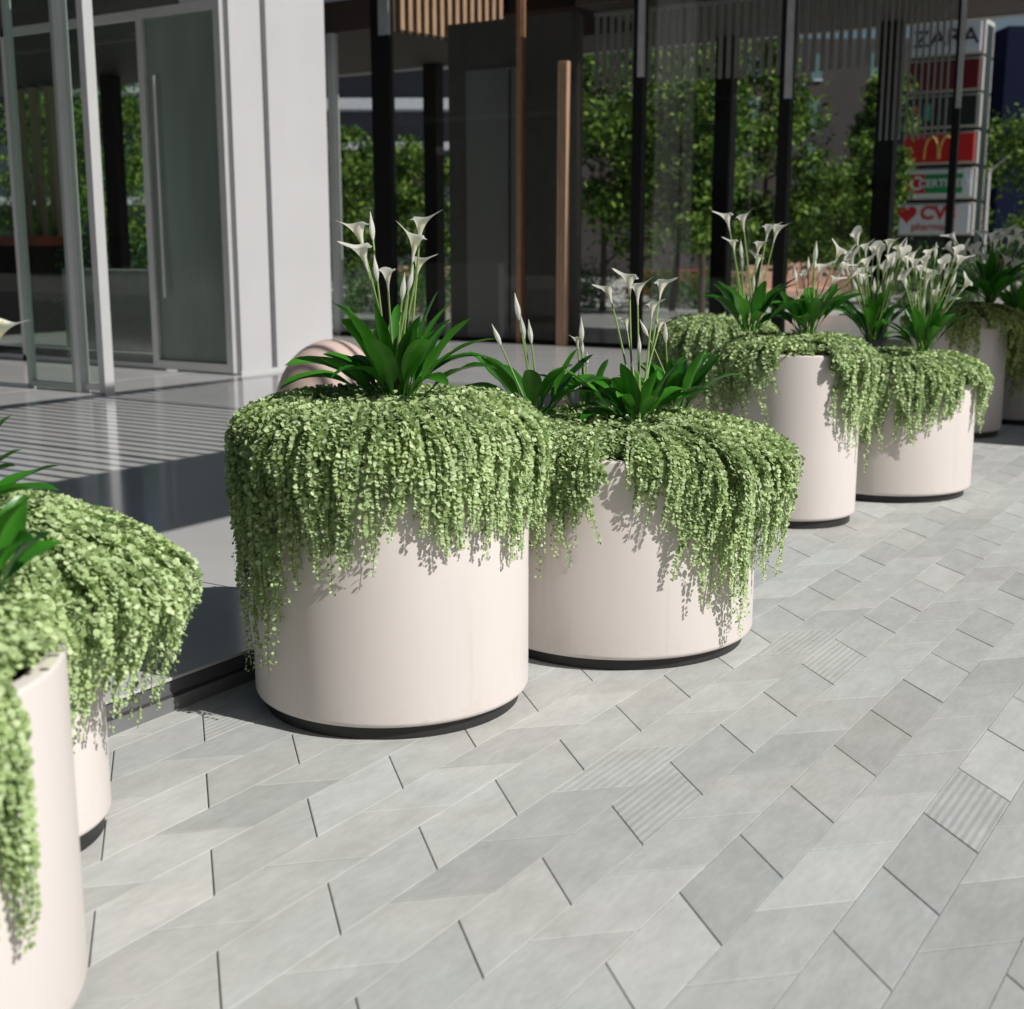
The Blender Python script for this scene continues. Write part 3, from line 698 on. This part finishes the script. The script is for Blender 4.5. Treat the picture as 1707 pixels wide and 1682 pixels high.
# service core
t = thing('service_core', 'charcoal panelled block inside the glass front with copper and wood trims', 'wall', (17.6, 10, FZ))
b = MB(); b.box(17.62, 17.95, 10.16, 12.42, FZ, 5.02); b.build('wall', simple('core_wall', (.07, .062, .055), .6), t)
b = MB(); b.box(17.585, 17.62, 11.27, 12.06, FZ + .002, 4.3); b.build('panel', M_char, t)
b = MB(); b.box(17.585, 17.62, 11.0, 11.22, FZ + .002, 4.3); b.build('panel', M_char, t)
for v in (9.95, 10.005, 10.06):
    b = MB(); b.box(17.10, 17.20, v, v + .042, FZ + .002, 4.25); b.build('wood_post', M_wood, t)
# hanging wood battens
b = MB()
for k in range(14):
    u = 17.46 + .175 * k; v = 13.22 - (u - 17.46) * .174; b.box(u, u + .10, v, v + .07, 5.0, 7.4)
o = b.build('wood_fascia', M_wood, None, loc=(18.6, 13.1, 5.0)); setp(o, 'orange wooden battens high up inside the glass, above the charcoal block', 'batten screen')
b = MB(); b.add([(17.4, 13.33, 4.97), (19.95, 12.89, 4.97), (19.95, 12.95, 4.97), (17.4, 13.39, 4.97), (17.4, 13.33, 7.4), (19.95, 12.89, 7.4), (19.95, 12.95, 7.4), (17.4, 13.39, 7.4)],
    [(3,2,1,0),(4,5,6,7),(0,1,5,4),(1,2,6,5),(2,3,7,6),(3,0,4,7)]); b.build('backing', M_soffit, o)
b = MB(); b.box(19.95, 20.1, 9.6, 13.3, 5.51, 8.5); o = b.build('roof_upstand', M_chard, None, loc=(20, 11, 5.5)); setp(o, 'dark upstand wall round the skylight above the charcoal block', 'wall')
b = MB(); v = 4.7  # battens added to stand for slat lines reflected in the glass
while v < 9.9:
    w_ = .05 if v > 5.6 else .022
    b.box(17.9, 17.95, v, v + w_, 3.95 if v > 5.6 else 3.0, 5.018); v += .125 if v > 5.6 else .085
b.box(17.89, 17.97, 4.6, 9.95, 4.97, 5.017)
o = b.build('batten_screen', M_batten, None, loc=(17.9, 7, 4.4)); setp(o, 'grey vertical battens behind the top of the glass front, in place of reflected slats', 'batten screen')

# lobby inside, left
b = MB(); b.box(12.9, 13.1, 14.0, 16.1, FZ, 1.28); o = b.build('low_wall', M_low, None, loc=(12.9, 12, FZ)); setp(o, 'plain grey low wall inside the lobby behind the door glass', 'wall')
t = thing('lobby_counter', 'counter with red brown top inside the lobby at the far left', 'counter', (15, 16, FZ))
b = MB(); b.box(14.9, 15.9, 19.2, 27.0, 1.62, 1.78); b.build('top', M_counter, t)
b = MB(); b.box(15.1, 15.8, 19.6, 27.0, FZ, 1.62); b.build('base', M_chard, t)
b = MB()
for v in (20.0, 20.42, 20.84): b.box(16.0, 16.12, v, v + .16, FZ, 4.42)
o = b.build('batten_screen', M_woodp, None, loc=(16, 18, FZ)); setp(o, 'three pale upright battens inside the lobby at upper left', 'batten screen')
b = MB(); b.box(15.6, 15.8, 17.9, 18.2, FZ, 4.42); o = b.build('interior_column', M_black, None, loc=(15.7, 15.7, FZ)); setp(o, 'black column inside the lobby between the pale door posts', 'column', 'dark columns inside the building')

# ---------------------------------------------------------------- trees and shrubs
def leaves_np(rng, centers, rad, n, size, mat, name, parent, flat=.7):
    k = len(centers); idx = rng.integers(0, k, n); P = np.array(centers)[idx] + rng.normal(0, 1, (n, 3)) * np.array(rad)[idx][:, None] * np.array([1, 1, flat])
    N = rng.normal(0, 1, (n, 3)) + np.array([0, 0, .6]); N /= np.linalg.norm(N, axis=1)[:, None]
    D = rng.normal(0, 1, (n, 3)); D -= N * (D * N).sum(1)[:, None]; D /= np.linalg.norm(D, axis=1)[:, None]; W = np.cross(N, D)
    S = size * rng.uniform(.6, 1.3, n)[:, None]
    V = np.stack([P, P + (D * .8 + W * .5) * S, P + D * 1.9 * S - N * .2 * S, P + (D * .8 - W * .5) * S], 1).reshape(-1, 3)
    F = (np.arange(n) * 4)[:, None] + np.array([0, 1, 2, 3])
    return npmesh(name, V, F, mat, parent)
def tree(label, x, y, hh, cr, z0, seed, n=9000, size=.085, mat=None, group='trees on the plaza beyond the glass', zg=-.02, trunk=.09):
    rng = np.random.default_rng(seed); t = thing('tree', label, 'tree', (x, y, zg), group)
    b = MB(); cen = []; rad = []
    lean = rng.normal(0, .15, 2)
    top = Vector((x + lean[0], y + lean[1], hh * .85))
    b.tube([Vector((x, y, zg)).lerp(top, q) + Vector((.04 * math.sin(q * 9), .04 * math.cos(q * 7), 0)) for q in [k / 8 for k in range(9)]], [trunk * (1 - .8 * k / 8) for k in range(9)], 8)
    for i in range(16):
        q = rng.uniform(.22, .95); s = Vector((x, y, zg)).lerp(top, q); a = rng.uniform(0, 6.28)
        e = Vector((x + cr * rng.uniform(.4, .95) * math.cos(a), y + cr * rng.uniform(.4, .95) * math.sin(a), min(hh, max(z0, s.z + rng.uniform(.2, 1.1)))))
        b.tube([s, s.lerp(e, .5) + Vector((0, 0, .1)), e], [.035, .02, .008], 5)
        for w in (.5, .8, 1.0): cen.append(tuple(s.lerp(e, w))); rad.append(cr * rng.uniform(.10, .22))
    for i in range(26):
        a = rng.uniform(0, 6.28); zz = rng.uniform(z0, hh); f = math.sin(math.pi * min(1, max(.12, (zz - z0) / (hh - z0) * .85 + .12))) ** .6
        r = cr * f * math.sqrt(rng.uniform(.05, 1)); cen.append((x + r * math.cos(a), y + r * math.sin(a), zz)); rad.append(cr * rng.uniform(.09, .20))
    b.build('trunk', M_bark, t, True)
    leaves_np(rng, cen, rad, n, size, mat or M_tree, 'crown', t)
    return t
def shrub(label, x, y, w, d_, hh, seed, n=3000, size=.05, mat=None, zg=-.02, group='shrubs in the plaza beds'):
    rng = np.random.default_rng(seed); t = thing('shrub', label, 'shrub', (x, y, zg), group)
    cen = [(x + rng.uniform(-w, w), y + rng.uniform(-d_, d_), zg + hh * rng.uniform(.25, .85)) for _ in range(30)]
    b = MB()
    for i in range(7): q = cen[i]; b.tube([(x, y, zg), (q[0], q[1], q[2])], [.02, .006], 5)
    b.build('stems', M_bark, t); leaves_np(rng, cen, [min(w, d_, hh) * .28] * 30, n, size, mat or M_hedge, 'foliage', t, 1.0)
    return t
def gp(px, d): 
    p = at_d(px, 600, d); return p.x, p.y
for i, (px, d, hh, cr, z0, lab) in enumerate([
    (1005, 31, 6.1, 1.75, 1.7, 'slender tree seen through the glass right of the wooden post'),
    (1120, 33, 6.5, 2.0, 1.4, 'leafy tree through the glass between the first two black mullions'),
    (1170, 29, 5.6, 1.0, 2.2, 'narrow leafy tree just left of the dark inside column'),
    (1255, 31, 6.4, 1.5, 1.3, 'pale green tree just left of the second black mullion'),
    (1385, 44, 4.6, 2.0, .4, 'round bushy tree through the glass left of the sign tower'),
    (1705, 36, 4.9, 1.9, .3, 'sunlit tree at the right edge beside the sign tower'),
    (1452, 30, 5.2, .65, 2.6, 'dark small tree in front of the left side of the sign tower'),
    (200, 43, 6.9, 2.3, 1.2, 'sunlit tree seen through the lobby glass left of the tall door'),
    (110, 47, 6.8, 2.2, 1.0, 'tree seen through the lobby glass between the pale posts'),
    (590, 40, 5.0, 1.5, .6, 'small tree through the glass strip beside the white wall'),
    (705, 36, 4.3, 1.4, .4, 'round tree through the glass left of the charcoal block')]):
    x, y = gp(px, d); tree(lab, x, y, hh, cr, z0, 100 + i, n=9500)
for i, (px, d, w, hh, lab) in enumerate([
    (985, 34, 1.3, 1.25, 'low green shrub by the floor edge right of the wooden post'),
    (1110, 36, 1.2, .9, 'low shrub under the leafy tree between black mullions'),
    (1190, 35, 1.2, 1.0, 'low shrub behind the tall white blooms'),
    (600, 30, 1.1, 1.0, 'low shrub behind the calla blooms beside the white wall'),
    (715, 30, 1.2, 1.1, 'low shrub left of the charcoal block'),
    (1680, 40, 3.0, 1.5, 'dark shrub at the foot of the sunlit right edge tree'),
    (1400, 62, 4.0, 2.2, 'dark hedge shrub behind the pink benches'),
    (1560, 30, 1.6, 1.45, 'dark low shrub under the sign tower'),
    (215, 24, 1.0, 1.9, 'dark leafy shrub above the grey low wall in the lobby')]):
    x, y = gp(px, d); shrub(lab, x, y, w, w * .6, hh, 200 + i, n=3200)

# benches
def bench(px, py, d, L, lab, mat=M_bench):
    p = at_d(px, py, d); x, y = p.x, p.y
    t = thing('stone_bench', lab, 'bench', (x, y, -.02), 'stone benches on the plaza')
    b = MB(); b.box(x - .35, x + .35, y - L / 2, y + L / 2, .26, .46, ch=.02); b.build('seat', mat, t)
    b = MB(); b.box(x + .20, x + .33, y - L / 2 + .05, y + L / 2 - .05, .46, .92, ch=.02); b.build('backrest', mat, t)
    for s in (-1, 1):
        b = MB(); b.box(x - .28, x + .28, y + s * L * .34 - .12, y + s * L * .34 + .12, -.02, .26); b.build('base', M_low, t)
    t.rotation_euler = (0, 0, HEAD - .25)
bench(1320, 430, 60, 1.8, 'pink stone bench far off, farthest back, right of the second mullion')
bench(1372, 440, 52, 2.2, 'pink stone bench in the middle row left of the crowded blooms')
bench(1290, 440, 48, 2.0, 'pink stone bench partly behind the second black mullion')
bench(1370, 460, 38, 4.4, 'longest pink stone bench, nearest to the glass')
bench(1270, 440, 36, 2.4, 'pink stone bench behind the tall blooms of the slim planter')
bench(700, 440, 46, 2.4, 'pink stone bench seen left of the charcoal block')
bench(1085, 500, 38, 1.4, 'small dark red bench behind the shrubs right of the first mullion', M_red)
bench(1155, 490, 40, 1.4, 'small dark red bench left of the inside column', M_red)
# plaza paths in pale stone
x, y = gp(1250, 60)
setp(rect_sheet('plaza_path', 29, 90, -30, 60, -.012, simple('pale_plaza', (.46, .44, .42), .8, scale=.8)), kind='structure')

# ---------------------------------------------------------------- sign tower
SX = 34.7
def sy(px, py=200): return on_x(px, py, SX).y
yl, yr = on_x(1505, 250, SX).y, on_x(1630, 250, SX).y
t = thing('sign_tower', 'tall sign tower of six stacked shop panels beyond the glass corner', 'sign', (SX, (yl + yr) / 2, 0))
rows_ = [(38, 92), (100, 152), (160, 212), (222, 272), (282, 330), (340, 390)]
zs = [(on_x(1570, b_, SX).z, on_x(1570, a_, SX).z) for a_, b_ in rows_]
def txt(name, body, ymid, zmid, size, mat, parent, x=SX - .062, sx=1.0, bold=0.0, shear=0.0):
    cu = bpy.data.curves.new(name, 'FONT'); cu.body = body; cu.align_x = 'CENTER'; cu.align_y = 'CENTER'; cu.size = size; cu.extrude = .008; cu.offset = bold; cu.shear = shear
    o = bpy.data.objects.new(name, cu); C.objects.link(o)
    dg = bpy.context.evaluated_depsgraph_get(); me = bpy.data.meshes.new_from_object(o.evaluated_get(dg)); bpy.data.objects.remove(o)
    me.transform(Matrix.Diagonal((sx, 1, 1, 1)))
    # text faces -X : local x -> -Y, local y -> Z
    me.transform(Matrix(((0, 0, -1, 0), (-1, 0, 0, 0), (0, 1, 0, 0), (0, 0, 0, 1))))
    pl = wloc(parent); me.transform(Matrix.Translation((x - pl.x, ymid - pl.y, zmid - pl.z)))
    return link(name, me, mat, parent)
ym = (yl + yr) / 2; W_ = yl - yr
b = MB(); b.box(SX + .15, SX + .75, yr - .02, yl + .02, 0, zs[0][1] - .1); b.build('core', M_signbk, t)
mats = [M_signw, M_signdr, M_signbk, M_signred, M_signw, M_signw]
for i, (z0, z1) in enumerate(zs):
    b = MB(); b.box(SX, SX + .9, yr, yl, z0 - .03, z1 + .03, ch=.02); cas = b.build('panel_box', M_signal, t)
    b = MB(); b.box(SX - .05, SX + .001, yr + .10, yl - .04, z0 + .03, z1 - .03); b.build('sign_face', mats[i], cas)
    zc = (z0 + z1) / 2; hh = z1 - z0
    if i == 0: txt('lettering', 'ZARA', ym, zc, hh * .72, M_ink, cas, sx=1.12)
    if i == 2:
        b = MB(); b.box(SX - .06, SX - .05, ym + .55, ym + .72, zc - .16, zc + .16); b.build('red_mark', M_signred, cas)
        b = MB(); b.box(SX - .06, SX - .05, ym + .28, ym + .44, zc - .20, zc + .20); b.build('teal_mark', M_signte, cas)
    if i == 3:
        pts = []
        for s in (-1, 1):
            b = MB(); c0 = ym - s * hh * .26; q = []
            for k in range(25):
                a = math.pi * k / 24; q.append((SX - .06, c0 + hh * .24 * math.cos(a), zc - hh * .36 + hh * .74 * math.sin(a) ** .75))
            b.tube(q, hh * .036, 6); b.build('arch', M_signye, cas)
    if i == 4:
        b = MB(); b.box(SX - .06, SX - .05, yl - .62, yl - .16, zc - .24, zc + .24); b.build('red_field', M_signred, cas)
        b = MB(); b.box(SX - .06, SX - .05, yr + .30, yl - .63, zc - .24, zc + .24); b.build('green_field', M_signgr, cas)
        txt('lettering', 'C', yl - .40, zc, .46, M_signw, cas, x=SX - .07, bold=.01); txt('lettering', 'CERTIFIED', (yr + .30 + yl - .63) / 2, zc, .27, M_signw, cas, x=SX - .07, bold=.006)
    if i == 5:
        txt('lettering', 'CVS', ym - .06, zc + hh * .18, hh * .60, M_signred, cas, sx=1.12, bold=.014); txt('lettering', 'pharmacy', ym + .05, zc - hh * .27, hh * .36, M_signred, cas, sx=1.05)
        hc = []; 
        for k in range(32):
            a = 2 * math.pi * k / 32; hx = 16 * math.sin(a) ** 3; hz = 13 * math.cos(a) - 5 * math.cos(2*a) - 2 * math.cos(3*a) - math.cos(4*a); hc.append((hx, hz))
        s = .0155; yy = ym + .72
        b = MB(); n = 32; b.add([(SX - .06, yy + q[0] * s, zc + hh * .18 + q[1] * s) for q in hc] + [(SX - .05, yy + q[0] * s, zc + hh * .18 + q[1] * s) for q in hc],
              [tuple(range(n))] + [(k, (k+1) % n, (k+1) % n + n, k + n) for k in range(n)]); b.build('heart', M_signred, cas)
# lamp post beside the tower
p = at_d(1648, 300, 33); b = MB(); b.tube([(p.x, p.y, 0), (p.x, p.y, 3.4), (p.x + .1, p.y - .35, 3.75)], [.05, .04, .03], 8)
o = b.build('lamp_post', M_alu, None, True, loc=(p.x, p.y, 0)); setp(o, 'thin grey lamp post right beside the sign tower', 'lamp post')

# ---------------------------------------------------------------- far buildings
def far_box(name, label, px0, px1, pytop, d, depth, mat, wins=(), wmat=M_dkwin, slabs=()):
    """box whose front faces the plaza; built in the camera heading frame then left where it stands"""
    t = thing(name, label, 'building', tuple(at_d((px0 + px1) / 2, 600, d).xy) + (0,))
    ztop = at_d((px0 + px1) / 2, pytop, d).z
    def face(a0, a1, z0, z1, out, mt, nm, par):
        q0 = at_d(a0, 400, d); q1 = at_d(a1, 400, d); q0.z = q1.z = 0; f = FWD
        A = q0 - f * out; B_ = q1 - f * out; Cc = q1 + f * (depth if nm == 'wall' else -.0 + .02); D_ = q0 + f * (depth if nm == 'wall' else .02)
        vs = [(p.x, p.y, z) for z in (z0, z1) for p in (A, B_, Cc, D_)]
        return MB().add(vs, [(3,2,1,0),(4,5,6,7),(0,1,5,4),(1,2,6,5),(2,3,7,6),(3,0,4,7)]).build(nm, mt, par)
    face(px0, px1, -.02, ztop, 0, mat, 'wall', t)
    for (a0, a1, b0, b1) in wins:
        z1 = at_d((a0 + a1) / 2, b0, d).z; z0 = at_d((a0 + a1) / 2, b1, d).z
        w = face(a0, a1, z0, z1, .03, wmat, 'window', t)
        face(a0 - 1.0, a1 + 1.0, z0 - .10, z0, .12, M_slab, 'sill', w)
    for (a0, a1, b0, b1) in slabs:
        z1 = at_d((a0 + a1) / 2, b0, d).z; z0 = at_d((a0 + a1) / 2, b1, d).z
        face(a0, a1, z0, z1, 1.2, M_slab, 'balcony', t)
    return t
far_box('apartment_block', 'dusky brown block with teal windows seen through the glass left of the sign tower', 940, 1500, 64, 70, 14, M_brown,
    wins=[(1436,1458,88,132),(1434,1456,168,216),(1432,1452,246,300),(1340,1358,90,132),(1338,1356,168,216),(1336,1354,246,300),(1240,1258,88,132),(1238,1256,168,216),
          (1140,1158,88,132),(1138,1156,168,216),(1040,1058,88,132),(1038,1056,168,216)])
far_box('office_block', 'dark navy block right of the sign tower', 1656, 2100, 43, 62, 14, M_navy)
far_box('balcony_block', 'dark block with pale balcony bands through the glass beside the white wall', 430, 800, -40, 64, 12, simple('dark_blue_wall', (.05, .055, .075), .6),
    slabs=[(430,800,98,116),(430,800,168,186),(430,800,240,252)])
far_box('lobby_side_block', 'dark blue grey block seen through the lobby at the far left', -350, 420, 60, 60, 12, simple('dark_slate_wall', (.03, .045, .075), .6),
    slabs=[(-350,420,150,160),(-350,420,330,342)])

# dark block added behind the camera, keeps bright sky out of the glass
t = thing('added_reflected_block', 'dark block added behind the camera to dim the sky reflected in the glass', 'building', (-30, 5, 0))
b = MB(); b.box(-40, -30, -60, 140, -.02, 30); b.build('wall', simple('added_block_wall', (.045, .042, .04), .7, 0, .3, .3), t)
for k in range(9):
    b = MB(); b.box(-30.05, -29.98, -36 + 9 * k, -30 + 9 * k, 5, 8); b.build('window', M_dkwin, t)
# ---------------------------------------------------------------- light
w = bpy.data.worlds.new('World'); sc.world = w; w.use_nodes = True; nt = w.node_tree
bg = nt.nodes['Background']; sky = nt.nodes.new('ShaderNodeTexSky'); sky.sky_type = 'NISHITA'; sky.sun_disc = False
sky.sun_elevation = R_(42); sky.sun_rotation = math.pi; sky.air_density = 1.0; sky.dust_density = 2.0; sky.ozone_density = .6
nt.links.new(sky.outputs[0], bg.inputs[0]); bg.inputs[1].default_value = .043
sl = bpy.data.lights.new('sun', 'SUN'); sl.energy = 4.65; sl.angle = R_(.53); sl.color = (1, .965, .92)
so = bpy.data.objects.new('sun', sl); C.objects.link(so); so.location = (0, -20, 20)
sd = Vector((.02, -math.cos(R_(42)), math.sin(R_(42)))).normalized(); so.rotation_euler = sd.to_track_quat('Z', 'Y').to_euler()

cam = bpy.data.cameras.new('camera'); co = bpy.data.objects.new('camera', cam); C.objects.link(co)
co.location = (0, 0, H); co.rotation_euler = (math.pi / 2 - PITCH, 0, HEAD - math.pi / 2)
cam.sensor_fit = 'HORIZONTAL'; cam.sensor_width = 36; cam.lens = 36 * FPX / 1707
cam.clip_start = .05; cam.clip_end = 2000
cam.dof.use_dof = True; cam.dof.focus_distance = 5.0; cam.dof.aperture_fstop = 2.8
sc.camera = co
sc.view_settings.view_transform = 'Standard'; sc.view_settings.look = 'None'; sc.view_settings.exposure = 0; sc.view_settings.gamma = 1
sc.render.engine = 'CYCLES'; sc.cycles.max_bounces = 8; sc.cycles.transparent_max_bounces = 16; sc.cycles.caustics_reflective = False; sc.cycles.caustics_refractive = False
